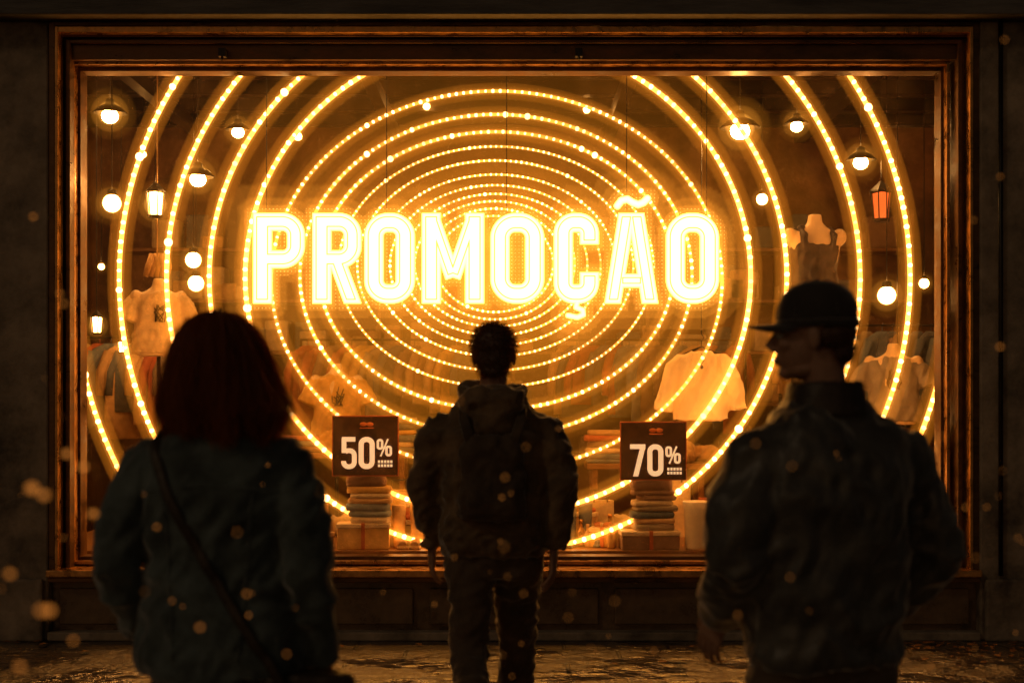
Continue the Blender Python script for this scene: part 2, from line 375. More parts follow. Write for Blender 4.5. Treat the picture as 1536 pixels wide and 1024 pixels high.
# ------------------------------------------------------------ LED rings
rings = [(768,415,658,650),(772,418,593,572),(770,416,520,489),(747,416,433,411),(747,415,379,357),(745,421,338,284),(744,413,294,241),(744,406,266,208),
         (744,400,236,180),(743,398,207,157),(743,398,180,136),(743,398,158,120),(743,397,138,106),(742,396,120,94),(742,396,103,83),(742,396,88,72)]
RG = grp('led_ring_tunnel')
M_tube = emis('led_rope', (1,.31,.04), 6.0, .5, 2.4)
M_tubeI = emis('led_rope_inner', (1,.29,.028), 2.4, .5, 2.4)
M_led = emis('led_dot', (1,.55,.18), 7, .6, 2.2, sample=False)
Gr = glow('led_bloom', (1,.34,.035), 6.0)  # added glow tubes standing in for bloom around the LED ropes
Gr2 = glow('led_bloom_wide', (1,.29,.018), 1.6)
bo, bi, g, g2, d = MB(), MB(), MB(), MB(), MB()
for i,(cx,cy,rx,ry) in enumerate(rings):
    y = 9.30 + .035*i
    n = 160
    th = [2*math.pi*k/n for k in range(n)]
    closed = True
    if i == 0:
        th = [math.radians(a) for a in np.linspace(-172,-8,120)]; closed = False
    pts = [W(cx+rx*math.cos(t), cy-ry*math.sin(t), y) for t in th]
    pts = [p for p in pts if p.z > ZS+.03] if i==0 else pts
    keep = pts
    if closed and min(p.z for p in pts) < ZS+.02:
        k0 = next(k for k in range(n) if pts[k].z < ZS+.02)
        seq = pts[k0:]+pts[:k0]
        keep = [p for p in seq if p.z >= ZS+.02]
        closed = False
    r = (3.4 if i < 5 else 2.4 if i < 8 else 1.6)*y/F
    if i == 0:
        parts = []
        run = [keep[0]]
        for p in keep[1:]:
            if (p-run[-1]).length > .5: parts.append(run); run = [p]
            else: run.append(p)
        parts.append(run)
    else: parts = [keep]
    for pp in parts:
        (bo if i<5 else bi).tube(pp, r, 6, closed)
        if i < 10: g.tube(pp, r*2.3, 8, closed)
        if i < 8: g2.tube(pp, r*5.6, 8, closed)
        sp = (14.5 if i<5 else 11 if i<8 else 8)*y/F
        acc = 0; q = pp + ([pp[0]] if closed else [])
        for a0,a1 in zip(q[:-1], q[1:]):
            Ls = (a1-a0).length; t = sp-acc
            while t < Ls:
                c_ = a0.lerp(a1, t/Ls); rr = r*rnd(.85,1.25)
                if random.random() < .04: rr *= 1.6
                d.ell(c_+Vector((0,-r*.5,0)), (rr,rr,rr), 7, 5); t += sp
            acc = (acc+Ls) % sp
bo.obj('ropes_outer', M_tube, RG, True); bi.obj('ropes_inner', M_tubeI, RG, True)
d.obj('led_dots', M_led, RG, True); g.obj('bloom', Gr, RG, True); g2.obj('bloom_wide', Gr2, RG, True)
hz = grp('bloom_volumes', W(745,400,9.85))  # glowing ellipsoids added to brighten the tunnel centre, not real mist
for k,(a_,c_,d_,s_) in enumerate(((2.4,1.75,.30,.18),(1.65,1.25,.28,.34),(1.0,.75,.25,.58))):
    b = MB(); b.ell((0,0,0),(a_,d_,c_),40,24); b.obj('bloom_%d'%k, glow('tunnel_bloom_%d'%k,(1,.31,.016),s_), hz, True)

# ------------------------------------------------------------ lettering (signed distance glyphs)
def seg(U,V,p,q,h,r=1.5):
    px,py = p; qx,qy = q; L_ = math.hypot(qx-px,qy-py); dx,dy = (qx-px)/L_,(qy-py)/L_
    mx,my = (px+qx)/2,(py+qy)/2
    al = abs((U-mx)*dx+(V-my)*dy)-L_/2+r; pe = abs(-(U-mx)*dy+(V-my)*dx)-h+r
    return np.hypot(np.maximum(al,0),np.maximum(pe,0))+np.minimum(np.maximum(al,pe),0)-r
def rr_(U,V,u0,u1,v0,v1,rad,h):
    cx,cy,a,b_ = (u0+u1)/2,(v0+v1)/2,(u1-u0)/2-h-rad,(v1-v0)/2-h-rad
    x = abs(U-cx)-a; y = abs(V-cy)-b_
    d = np.hypot(np.maximum(x,0),np.maximum(y,0))+np.minimum(np.maximum(x,y),0)-rad
    return abs(d)-h
def poly(U,V,pts,h):
    D = 1e9
    for p,q in zip(pts[:-1],pts[1:]):
        px,py = p; qx,qy = q; l2 = (qx-px)**2+(qy-py)**2
        t = np.clip(((U-px)*(qx-px)+(V-py)*(qy-py))/l2,0,1)
        D = np.minimum(D, np.hypot(U-px-t*(qx-px), V-py-t*(qy-py))-h)
    return D
def promo(U,V):
    T,B,h = 319.,456.,15.
    mn = np.minimum; mxx = np.maximum
    D = 1e9+U*0
    for (l,r,leg) in ((379,458,False),(468,543,True)):
        D = mn(D, seg(U,V,(l+h,T),(l+h,B),h))
        bowl = rr_(U,V,l-40,r,T,T+84,20,h-1); D = mn(D, mxx(bowl, l+h-U))
        if leg: D = mn(D, mxx(seg(U,V,(l+h+18,T+60),(r-12,B+4),h-2), V-B))
    for (l,r) in ((546,623),(735,817),(998,1079)):
        D = mn(D, rr_(U,V,l,r,T,B,(r-l)/2-h-3,h))
    l,r = 632,727
    D = mn(D, seg(U,V,(l+h,T),(l+h,B),h)); D = mn(D, seg(U,V,(r-h,T),(r-h,B),h)); c = (l+r)/2
    D = mn(D, mxx(seg(U,V,(l+h-3,T-4),(c,T+98),h-3), T-V)); D = mn(D, mxx(seg(U,V,(r-h+3,T-4),(c,T+98),h-3), T-V))
    l,r = 830,899
    cc = rr_(U,V,l,r,T,B,(r-l)/2-h-3,h); gap = mxx(abs(V-(T+B)/2)-20, (l+r)/2-U); D = mn(D, mxx(cc,-gap))
    D = mn(D, poly(U,V,[(866,452),(864,461),(874,465),(875,472),(866,476),(852,473)],4.5))
    l,r = 905,989; c = (l+r)/2
    D = mn(D, mxx(mxx(seg(U,V,(l+13,B+5),(c-6,T-4),h-2),V-B),T-V)); D = mn(D, mxx(mxx(seg(U,V,(r-13,B+5),(c+6,T-4),h-2),V-B),T-V))
    D = mn(D, seg(U,V,(l+22,421),(r-22,421),h-4))
    D = mn(D, poly(U,V,[(926,309),(932,301),(941,299),(949,304),(957,307),(965,304),(971,298)],6))
    return D
def glyph_sheet(fn, u0,u1,v0,v1, step, name, m, parent, toW, relief=None, lim=0.0, thick=None):
    us = np.arange(u0,u1+step/2,step); vs = np.arange(v0,v1+step/2,step)
    U,V = np.meshgrid(us,vs); D = fn(U,V)
    C = fn(*(np.meshgrid(us[:-1]+step/2, vs[:-1]+step/2)))
    mask = C < lim
    idx = {}; verts = []; sd = []; faces = []
    def vid(i,j,k=0):
        if (i,j,k) not in idx:
            idx[(i,j,k)] = len(verts); d = float(D[i,j])
            off = (relief(d) if relief else 0) if thick is None else (thick if k else -thick)
            verts.append(tuple(toW(us[j],vs[i],off))); sd.append(d)
        return idx[(i,j,k)]
    H_,W_ = mask.shape
    for i in range(H_):
        for j in range(W_):
            if not mask[i,j]: continue
            faces.append((vid(i+1,j),vid(i+1,j+1),vid(i,j+1),vid(i,j)))
            if thick is not None:
                faces.append((vid(i,j,1),vid(i,j+1,1),vid(i+1,j+1,1),vid(i+1,j,1)))
                if i==0 or not mask[i-1,j]: faces.append((vid(i,j),vid(i,j+1),vid(i,j+1,1),vid(i,j,1)))
                if i==H_-1 or not mask[i+1,j]: faces.append((vid(i+1,j+1),vid(i+1,j),vid(i+1,j,1),vid(i+1,j+1,1)))
                if j==0 or not mask[i,j-1]: faces.append((vid(i+1,j),vid(i,j),vid(i,j,1),vid(i+1,j,1)))
                if j==W_-1 or not mask[i,j+1]: faces.append((vid(i,j+1),vid(i+1,j+1),vid(i+1,j+1,1),vid(i,j+1,1)))
    me = bpy.data.meshes.new(name); me.from_pydata(verts,[],faces); me.update(); me.materials.append(m)
    at = me.attributes.new('sdf','FLOAT','POINT'); at.data.foreach_set('value', sd)
    o = bpy.data.objects.new(name, me); bpy.context.collection.objects.link(o); o.parent = parent
    return o
YT = 9.14
SG = grp('illuminated_promotion_sign')
m, nt, N, L = newmat('led_letter_face')
out = N.new('ShaderNodeOutputMaterial'); e = N.new('ShaderNodeEmission'); L.new(e.outputs[0], out.inputs[0])
at = N.new('ShaderNodeAttribute'); at.attribute_name = 'sdf'
mr = N.new('ShaderNodeMapRange'); mr.inputs['From Min'].default_value = -16; mr.inputs['From Max'].default_value = 2
L.new(at.outputs['Fac'], mr.inputs['Value'])
cr = N.new('ShaderNodeValToRGB'); L.new(mr.outputs[0], cr.inputs[0])
els = cr.color_ramp.elements
P_ = lambda s: (s+16)/18
data = [(0.0,(1,.42,.062)),(P_(-8.0),(1,.42,.06)),(P_(-7.3),(.07,.028,.004)),(P_(-6.3),(.07,.028,.004)),(P_(-5.6),(1,.42,.06)),(P_(-2),(.8,.28,.04)),(P_(0),(.09,.03,.003))]
els[0].position = 0; els[0].color = (*data[0][1],1); els[1].position = data[-1][0]; els[1].color = (*data[-1][1],1)
for p_,c_ in data[1:-1]:
    el = els.new(p_); el.color = (*c_,1)
L.new(cr.outputs[0], e.inputs[0]); e.inputs[1].default_value = 20
tW = lambda u,v,o: W(u,v,YT)+Vector((0,o,0))
glyph_sheet(promo, 372,1086,288,484, 1.0, 'letter_faces', m, SG, tW, relief=lambda d: -.02*max(0,min(1,-d/5)))
glyph_sheet(promo, 372,1086,288,484, 2.0, 'letter_backs', M_black, SG, lambda u,v,o: W(u,v,YT+.04)+Vector((0,o,0)), lim=0, thick=.02)
for k,(lim,th,s_,st) in enumerate(((5,.03,6.0,2.0),(11,.05,2.8,2.0),(22,.07,1.3,3.0),(40,.08,.75,4.0))):
    glyph_sheet(promo, 328,1130,246,528, st, 'bloom_%d'%k, glow('letter_bloom_%d'%k,(1,.35,.033),s_), SG, lambda u,v,o: W(u,v,YT+.02)+Vector((0,o,0)), lim=lim, thick=th)  # added glow slabs that imitate bloom around the letters
us = np.arange(366,1092,5.5); vs = np.arange(286,486,5.5); U,V = np.meshgrid(us,vs); D = promo(U,V)
b = MB()
for i in range(D.shape[0]):
    for j in range(D.shape[1]):
        if 2 < D[i,j] < 11:
            r_ = .0045*(1-(D[i,j]-2)/16); b.ell(W(us[j],vs[i],YT+.015),(r_,r_,r_),6,4)
b.obj('led_matrix', emis('led_matrix_dot',(1,.45,.08),1.8,sample=False), SG)
b = MB()
for u in (400,580,760,940,1060): b.tube([W(u,330,YT+.06), Vector((W(u,0,YT+.06).x, YT+.06, 4.0))], .003, 5)
b.obj('hanging_wires', M_black, SG)

# ------------------------------------------------------------ sale placards
def num50(U,V):
    D = np.minimum(seg(U,V,(3,3.5),(23,3.5),3.5,.5), seg(U,V,(6,2),(6,24),3.5,.5))
    bowl = rr_(U,V,2,25,17,48,7,3.6); cut2=np.maximum(U-9.5, np.maximum(V-36,23-V))
    D = np.minimum(D, np.maximum(bowl,-cut2)); return D
def num0(U,V,o): return rr_(U,V,o,o+24,0,48,7.5,3.8)
def num7(U,V): return np.minimum(seg(U,V,(1,3.5),(24,3.5),3.5,.5), np.maximum(seg(U,V,(20.5,3),(9,50),3.7,.3),V-48))
def pct(U,V,o):
    D = np.minimum(rr_(U,V,o,o+10,3,19,3,1.7), rr_(U,V,o+13,o+23,13,29,3,1.7)); return np.minimum(D, seg(U,V,(o+17,3),(o+6,29),1.2,.3))
def t50(U,V): return np.minimum(np.minimum(num50(U,V), num0(U,V,28)), pct(U,V,55))
def t70(U,V): return np.minimum(np.minimum(num7(U,V), num0(U,V,27)), pct(U,V,54))
M_card = mat('placard_brown_black', (.07,.032,.014), .5, var=.5, nscale=14)
M_red = mat('placard_red_edge', (.42,.09,.025), .5, var=.3)
M_markr = mat('mark_red',(.7,.2,.05),.5)
m_w, nt, N, L = newmat('emissive_numerals')  # pale placard numerals with a weak emission of their own
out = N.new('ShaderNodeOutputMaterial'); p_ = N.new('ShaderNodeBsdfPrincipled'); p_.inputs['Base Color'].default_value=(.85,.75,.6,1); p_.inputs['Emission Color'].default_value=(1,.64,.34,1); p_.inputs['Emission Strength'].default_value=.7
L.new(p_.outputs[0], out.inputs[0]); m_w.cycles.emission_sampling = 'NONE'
def placard(fn, u0,u1,v0,v1, nu,nv, y):
    g = grp('sale_placard'); a = W(u0,v0,y); c = W(u1,v1,y)
    b = MB(); b.box(a.x,c.x,y,y+.02,c.z,a.z); b.obj('board', M_red, g, bevel=.004)
    b = MB(); b.box(a.x+.008,c.x-.008,y-.006,y-.001,c.z+.008,a.z-.008); b.obj('face', M_card, g)
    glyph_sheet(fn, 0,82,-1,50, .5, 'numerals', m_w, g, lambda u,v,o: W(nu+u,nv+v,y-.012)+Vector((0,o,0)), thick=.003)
    q = W(nu+40,v0+13,y-.012); b = MB(); 
    for s_ in (-1,1): b.ell(q+Vector((s_*.022,0,0)),(.024,.004,.014),10,6)
    b.tube([q+Vector((-.045,0,-.025)), q+Vector((.045,0,-.025))],.004,5); b.obj('ribbon_mark', M_markr, g)
    b = MB()
    for r_ in range(2):
        x = 57
        for k in range(5):
            q0 = W(nu+x,nv+35+r_*6,y-.012); q1 = W(nu+x+3.2,nv+39.0+r_*6,y-.012); b.box(q0.x,q1.x,y-.012,y-.008,q1.z,q0.z); x += 4.6
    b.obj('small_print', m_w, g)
    b = MB(); b.tube([((a.x+c.x)/2,y+.025,a.z-.06),((a.x+c.x)/2,y+.09,c.z+.004)],.006,6); b.obj('strut', M_black, g)
    return c.z, (a.x+c.x)/2
Z = ZS+.002
YP = 9.30
zc5, xc5 = placard(t50, 498,598,623,714, 510,655, YP)
zc7, xc7 = placard(t70, 930,1030,632,720, 944,666, YP)

# ------------------------------------------------------------ shop stock
tints = [(.55,.35,.17),(.18,.22,.26),(.6,.48,.32),(.45,.12,.05),(.12,.14,.17),(.65,.40,.12),(.26,.16,.10),(.70,.56,.38),(.32,.25,.17)]
M_st = [mat('fabric_%d'%i, t, .85, var=.25, nscale=9, bump=.4, bscale=60) for i,t in enumerate(tints)]
def mann(u,v,y,shirt,sleeve,yaw=0,s=1.0,floor=ZS,hanger=False):
    p = W(u,v,y); g = grp('hanging_shirt' if hanger else 'dress_mannequin', p, yaw); g.scale = (s,s,s)
    if not hanger:
        S = [(-.62,.17,.11),(-.5,.16,.10),(-.38,.14,.09),(-.25,.17,.10),(-.17,.18,.09),(-.125,.155,.075),(-.09,.085,.06),(-.06,.05,.05),(0,.045,.045)]
        b = MB(); b.loft([(0,0,z,a,c) for z,a,c in S])
        for k in (-1,1): b.ell((k*.175,0,-.15),(.05,.05,.06))
        organic(b,'form',M_pale,.012,5,None,g)
    b = MB()
    if sleeve == 'tank':
        b.loft([(0,0,-.62,.195,.125),(0,0,-.5,.175,.115),(0,0,-.38,.152,.105),(0,0,-.27,.178,.115),(0,0,-.20,.160,.108)])
        for k in (-1,1): b.tube([(k*.10,-.095,-.24),(k*.105,-.09,-.15),(k*.10,-.02,-.10),(k*.10,.07,-.15),(k*.10,.09,-.24)],(.024),8)
    else:
        dk = .55 if hanger else 1
        b.loft([(0,0,-.60,.215,.13*dk),(0,0,-.5,.205,.125*dk),(0,0,-.38,.188,.112*dk),(0,0,-.25,.185,.115*dk),(0,0,-.17,.185,.105*dk),(0,0,-.122,.15,.088*dk),(0,0,-.098,.085,.075*dk)])
        for k in (-1,1):
            if sleeve=='short': b.tube([(k*.14,0,-.155),(k*.21,0,-.22),(k*.255,0,-.33)],[.07,.07,.078],12)
            else: b.tube([(k*.13,0,-.145),(k*.20,-.01,-.22),(k*.25,-.01,-.38),(k*.285,-.03,-.53)],[(.05,.05),(.065,.05),(.062,.05),(.066,.05)],12)
    organic(b,'top',shirt,.011,4,folds(u*.1,.014,4,.010),g)
    if hanger:
        b = MB(); b.tube([(-.16,0,-.13),(-.05,0,-.08),(0,0,-.06),(.05,0,-.08),(.16,0,-.13)],.008,8); b.tube([(0,0,-.06),(0,0,-.02),(.02,0,.01),(0,0,.035),(0,0,2.2)],.004,6); b.obj('hanger', M_black, g, True)
        b = MB(); b.tube([(.0,-.07,-.11),(.015,-.078,-.16),(-.01,-.08,-.20)],.004,6); b.ell((0,-.082,-.21),(.012,.006,.014)); b.obj('necklace', M_black, g, True)
    elif sleeve != 'tank':
        b = MB(); 
        for k in range(9): b.tube([(rnd(-.05,.05),-.118,-.24+rnd(-.05,.05)),(rnd(-.06,.06),-.121,-.30+rnd(-.05,.05)),(rnd(-.04,.04),-.118,-.35)],.0045,5)
        b.obj('printed_pattern', M_black, g)
    if not hanger:
        fz = (floor-p.z)/s
        b = MB(); b.tube([(0,0,-.6),(0,0,fz+.02)],.016,8); b.lathe([(0,fz+.03),(.03,fz+.03),(.16,fz+.012),(.165,fz+.001)],(0,0,0)); b.obj('stand', M_black, g, True)
mann(1222,322,9.60,M_navy,'tank',.15,1.0)
mann(238,418,10.0,M_st[7],'short',.3,.88)
mann(1052,508,9.62,M_cream,'long',-.1,.92,hanger=True)
mann(1340,515,9.8,M_grey,'short',-.2,.9)
mann(505,545,11.2,M_st[5],'short',.2,.95,.12)
b = MB()
for k in range(5): b.tube([W(228+k*5,380,10.2)+Vector((0,rnd(-.03,.03),0)), W(224+k*7,400,10.2), W(218+k*8,415,10.2)], [(.02,.01),(.03,.012),(.02,.01)], 8)
b.tube([W(236,382,10.2),(W(236,0,10.2).x,10.2,4.25)],.005,6)
b.obj('hanging_scarf',M_st[0],None,True)
def rack(x0,x1,y,z,n,floor=.12):
    g = grp('clothes_rack'); b = MB()
    b.tube([(x0,y,floor),(x0,y,z),(x1,y,z),(x1,y,floor)],.016,8); b.tube([(x0,y-.25,floor+.02),(x0,y+.25,floor+.02)],.015,6); b.tube([(x1,y-.25,floor+.02),(x1,y+.25,floor+.02)],.015,6)
    b.obj('rail', M_black, g)
    for i in range(n):
        x = x0+.08+(x1-x0-.16)*i/(n-1)+rnd(-.02,.02); ln = rnd(.55,.9); w = rnd(.17,.22); yw = rnd(.5,1.1)
        b = MB(); b.loft([(0,0,-ln,w*1.05,.03),(0,0,-ln*.6,w,.03),(0,0,-.16,w,.032),(0,0,-.1,w*.8,.03),(0,0,-.05,.06,.02)],16)
        for k in (-1,1): b.tube([(k*w*.8,0,-.13),(k*(w+.04),0,-.3),(k*(w+.05),0,-.5)],[.045,.04,.035],8)
        b.xf(Matrix.Translation((x,y,z)) @ Matrix.Rotation(yw,4,'Z'))
        f = folds(i*3+x,.012,3,.005)
        b.v = [tuple(Vector(q)+Vector((0,f(Vector(q)),0))) for q in b.v]
        b.tube([(x,y,z-.06),(x,y,z-.01),(x+.01,y,z+.02)],.004,5)
        b.obj('garment_%d'%i, random.choice([M_st[k] for k in (1,3,4,6,8,0,5)]), g, True)
rack(-3.9,-2.2,12.3,2.0,14); rack(-1.9,-.3,12.8,2.0,13); rack(.4,2.1,12.8,2.0,14); rack(2.3,3.9,12.2,2.1,14)
g = grp('wall_shelving')
b = MB()
for z in (.9,1.4,1.9,2.4,2.9): b.box(-3.9,3.9,13.8,14.18,z,z+.03)
for x in (-3.9,-2.6,-1.3,0,1.3,2.6,3.87): b.box(x,x+.03,13.79,14.17,.12,3.3)
b.obj('shelves', M_wood, g)
for mi in range(4):
    b = MB()
    for z in (.93,1.43,1.93,2.43,2.93):
        for k in range(9):
            x = rnd(-3.7,3.6); h_ = rnd(.1,.34); b.box(x,x+rnd(.15,.3),13.82+mi*.003,14.1,z+.001*mi,z+h_)
    b.obj('folded_stock_%d'%mi, M_st[mi*2], g, bevel=.02)
def pile(x,y,z,n,w=.17,H=None):
    g = grp('folded_clothes', (x,y,z), rnd(-.3,.3)); h = 0; i = 0
    while (i < n) if H is None else (h < H-.03):
        t = rnd(.03,.05); jx = rnd(-.018,.018); jw = w*rnd(.88,1.04)
        if H is not None and H-h < .09: t = H-h
        b = MB(); b.loft([(jx,0,h,jw,w*.62),(jx+rnd(-.006,.006),0,h+t*.5,jw*1.04,w*.65),(jx,0,h+t,jw*.98,w*.6)],20,4.5); b.obj('garment_%d'%i, random.choice(M_st), g, True); h += t+.001; i += 1
def heap(x,y,z,r,m):
    b = MB()
    for k in range(5): b.ell((rnd(-r,r)*.6,rnd(-r,r)*.35,r*.25+rnd(0,r*.3)),(r*rnd(.4,.7),r*rnd(.35,.5),r*rnd(.2,.4)),14,8)
    o = organic(b,'crumpled_clothes',m,.012,2,folds(x*9,.035,7,.022)); o.location = (x,y,z)
def bag(x,y,z,w,h,m):
    g = grp('shopping_bag', (x,y,z), rnd(-.5,.5)); b = MB(); b.loft([(0,0,0,w,w*.45),(0,0,h*.5,w*1.01,w*.46),(0,0,h,w*1.03,w*.4)],24,9); b.obj('body', m, g)
    b = MB()
    for s_ in (-1,1): b.tube([(-w*.5,s_*w*.42,h-.01),(-w*.4,s_*w*.42,h+.07),(w*.4,s_*w*.42,h+.07),(w*.5,s_*w*.42,h-.01)],.005,6)
    b.obj('handles', M_leath, g)
def gbox(x,y,z,a,h,m,yaw=None,bow=True):
    g = grp('gift_box', (x,y,z), rnd(-.6,.6) if yaw is None else yaw); b = MB(); b.box(-a,a,-a*.55,a*.55,0,h); b.obj('body', m, g, bevel=.006)
    b = MB(); b.box(-a-.006,a+.006,-a*.55-.006,a*.55+.006,h+.001,h+.03); b.obj('lid', M_st[7], g, bevel=.005)
    b = MB(); b.box(-.012,.012,-a*.55-.010,a*.55+.010,.002,h+.033)
    if bow: b.ell((.03,0,h+.045),(.035,.015,.02)); b.ell((-.03,0,h+.045),(.035,.015,.02))
    b.obj('ribbon', M_st[3], g)
def boot(x,y,z,m,s=1.0):
    for k in (-1,1):
        b = MB(); b.tube([(k*.06,.0,.28*s),(k*.06,0,.12*s),(k*.06,-.005,.06*s)],[.05*s,.042*s,.045*s],12); b.tube([(k*.06,.03,.04*s),(k*.06,-.07*s,.04*s),(k*.06,-.16*s,.03*s)],[(.04*s,.04*s),(.042*s,.035*s),(.03*s,.022*s)],12,ref=(0,0,1)); b.box(k*.06-.04*s,k*.06+.04*s,-.17*s,.06*s,0,.012)
        o = organic(b,'ankle_boot',m,.008,3); o.location = (x,y,z); o.rotation_euler = (0,0,rnd(-.8,.8))
def bottle(x,y,z,m,s=1):
    b = MB(); b.lathe([(0,0),(.04,0),(.042,.02),(.042,.13),(.03,.16),(.015,.18),(.015,.22),(.02,.222),(.02,.25),(0,.25)],(0,0,0),20); b.xf(Matrix.Scale(s,4)); b.obj('bottle', m, None, True, loc=(x,y,z))
M_glz = mat('glazed_ceramic', (.5,.32,.16), .15, var=.3)
def table(x0,x1,y0,y1,z,base):
    g = grp('display_table'); b = MB(); b.box(x0,x1,y0,y1,z-.04,z)
    for x in (x0+.04,x1-.08):
        for y in (y0+.04,y1-.08): b.box(x,x+.04,y,y+.04,base,z-.042)
    b.obj('table', M_wood, g, bevel=.005)
table(-1.75,-.75,10.4,10.85,1.08,ZS+.002); table(.55,1.45,10.4,10.85,1.0,ZS+.002); table(-.6,.35,10.45,10.85,.85,ZS+.002)
for x in (-1.55,-.9): pile(x,10.6,1.081,random.randint(3,7))
heap(-1.22,10.6,1.081,.22,M_st[5]); heap(-1.0,10.5,1.081,.16,M_st[1]); heap(1.05,10.6,1.001,.2,M_st[2]); heap(1.35,10.55,1.001,.16,M_st[0])
for x in (.72,): pile(x,10.6,1.001,random.randint(3,6))
for x in (-.4,.1): pile(x,10.65,.851,5)
# stacks that carry the placards
for q_,(zc,xc) in enumerate(((zc5,xc5),(zc7,xc7))):
    h1 = (.17,.12)[q_]; gbox(xc-.02,YP+.10,Z,(.17,.19)[q_],h1-.03,M_st[(5,6)[q_]],.05,False)
    pile(xc+.01,YP+.10,Z+h1+.001,0,.14,zc-Z-h1-.004)
for (u,y,w_,h_,mi) in ((470,9.85,.10,.26,0),(898,9.9,.10,.28,2),(1075,9.85,.12,.30,3),(600,10.1,.12,.34,5),(440,10.1,.12,.34,3),(1010,10.2,.12,.4,7)):
    bag(W(u,0,y).x,y,Z,w_,h_,M_st[mi])
for (u,y,a,h_,mi) in ((905,9.5,.085,.10,5),(880,9.75,.07,.18,0),(1066,9.5,.08,.08,2),(480,9.48,.08,.07,6),(606,9.6,.07,.14,8),(1120,9.8,.1,.2,4),(620,9.85,.08,.24,3)):
    gbox(W(u,0,y).x,y,Z,a,h_,M_st[mi])
for (u,y,mi) in ((612,9.5,0),(868,9.55,4),(1095,9.6,6),(460,9.6,7)): boot(W(u,0,y).x,y,Z,M_st[mi],1.0)
for (u,y,r_,mi) in ((640,9.9,.16,5),(860,9.9,.15,0),(930,10.15,.2,7),(530,10.15,.2,2),(1090,10.1,.2,5)): heap(W(u,0,y).x,y,Z,r_,M_st[mi])
b = MB(); b.lathe([(0,0),(.075,0),(.08,.02),(.09,.26),(.098,.31),(.092,.315),(.085,.30),(0,.28)],(0,0,0)); b.obj('storage_canister', M_cream, None, True, loc=(W(1046,0,9.35).x,9.35,Z))
for i in range(16):
    u = random.choice([rnd(465,500),rnd(596,618),rnd(862,930),rnd(1030,1075)]); y = rnd(9.4,9.8); bottle(W(u,0,y).x,y,Z,random.choice([M_glz,M_brass,M_st[5],M_st[7]]),rnd(.5,1.0))
for (u,y,z) in ((640,10.3,Z),):
    b = MB(); b.lathe([(0,.11),(.05,.112),(.085,.09),(.095,.02),(.16,.005),(.165,0),(.09,0)],(0,0,0)); b.obj('sun_hat', M_st[2], None, True, loc=(W(u,0,y).x,y,z))

# ------------------------------------------------------------ people helpers
M_eye = mat('eye_white',(.5,.47,.42),.2,bump=0); M_lip = mat('lip',(.22,.08,.06),.5,bump=0)
def head(parent, c, yaw, pitch=0.0):
    g = grp('head'); g.parent = parent; g.location = c; g.rotation_euler = (pitch,0,yaw)
    b = MB()
    b.ell((0,-.014,.035),(.077,.096,.084),24,14); b.ell((0,.028,-.03),(.060,.066,.082),20,12)
    b.ell((0,.066,-.094),(.028,.024,.020)); b.ell((0,.02,-.085),(.052,.055,.03))
    b.tube([(0,-.02,-.04),(0,-.03,-.11),(0,-.035,-.2)],[.055,.054,.06],16)
    b.ell((0,.080,.022),(.054,.016,.012)); b.tube([(0,.088,.012),(0,.106,-.014),(0,.112,-.030)],[.008,.011,.0145],10); 
    for k in (-1,1):
        b.ell((k*.010,.100,-.034),(.009,.011,.008),8,6); b.ell((k*.038,.066,-.022),(.022,.022,.02))
        b.ell((k*.078,-.004,-.008),(.009,.019,.031),12,8, Matrix.Rotation(k*.25,3,'Z'))
    b.ell((0,.088,-.058),(.026,.014,.006)); b.ell((0,.087,-.068),(.023,.013,.007))
    organic(b,'face',M_skin,.0045,3,None,g)
    for k in (-1,1):
        e_ = MB(); e_.ell((k*.031,.080,-.001),(.0125,.0115,.0095),12,8); e_.obj('eye', M_eye, g, True)
        e_ = MB(); e_.ell((k*.031,.0905,-.001),(.0055,.002,.0055),10,6); e_.obj('iris', M_black, g, True)
        e_ = MB(); e_.tube([(k*.014,.097,.020),(k*.032,.096,.027),(k*.05,.084,.020)],.0035,6); e_.obj('eyebrow', M_hair, g, True)
    e_ = MB(); e_.tube([(-.024,.094,-.063),(0,.1035,-.0625),(.024,.094,-.063)],.0022,6); e_.obj('lip_line', M_lip, g, True)
    return g
def strands(name, paths, r, m, parent):
    cu = bpy.data.curves.new(name,'CURVE'); cu.dimensions='3D'; cu.bevel_depth = r; cu.bevel_resolution = 0
    for pts in paths:
        sp = cu.splines.new('POLY'); sp.points.add(len(pts)-1)
        for i,p in enumerate(pts):
            sp.points[i].co = (*p,1); sp.points[i].radius = 1-.6*i/(len(pts)-1)
    cu.materials.append(m); o = bpy.data.objects.new(name,cu); bpy.context.collection.objects.link(o); o.parent = parent
    return o
def hand(parent, loc, side, yaw=0.0, pitch=0.0, s=1.0):
    """relaxed hanging hand, fingers along -Z, thumb towards +Y; side=-1 left, 1 right"""
    b = MB()
    b.tube([(0,0,.03),(0,0,0),(0,.002,-.04),(0,0,-.085)],[(.022,.026),(.019,.027),(.016,.040),(.013,.041)],14,ref=(0,1,0))
    for k,(y0,ln,r) in enumerate(((.030,.074,.0088),(.010,.083,.0092),(-.011,.077,.0088),(-.031,.060,.0078))):
        cx = -side
        b.tube([(0,y0*.85,-.065),(0,y0,-.088),(cx*.010,y0*1.08,-.088-ln*.42),(cx*.026,y0*1.08,-.088-ln*.75),(cx*.043,y0*1.05,-.088-ln*.95)],[r*1.1,r*1.08,r,r*.92,r*.7],10)
    b.tube([(-side*.004,.022,-.022),(-side*.012,.044,-.045),(-side*.018,.058,-.075),(-side*.024,.058,-.100)],[.014,.012,.0105,.008],10)
    b.xf(Matrix.Scale(s,4))
    o = organic(b,'hand_'+('left' if side<0 else 'right'),M_skin,.0036,2,None,parent)
    o.location = loc; o.rotation_euler = (pitch,0,yaw); return o
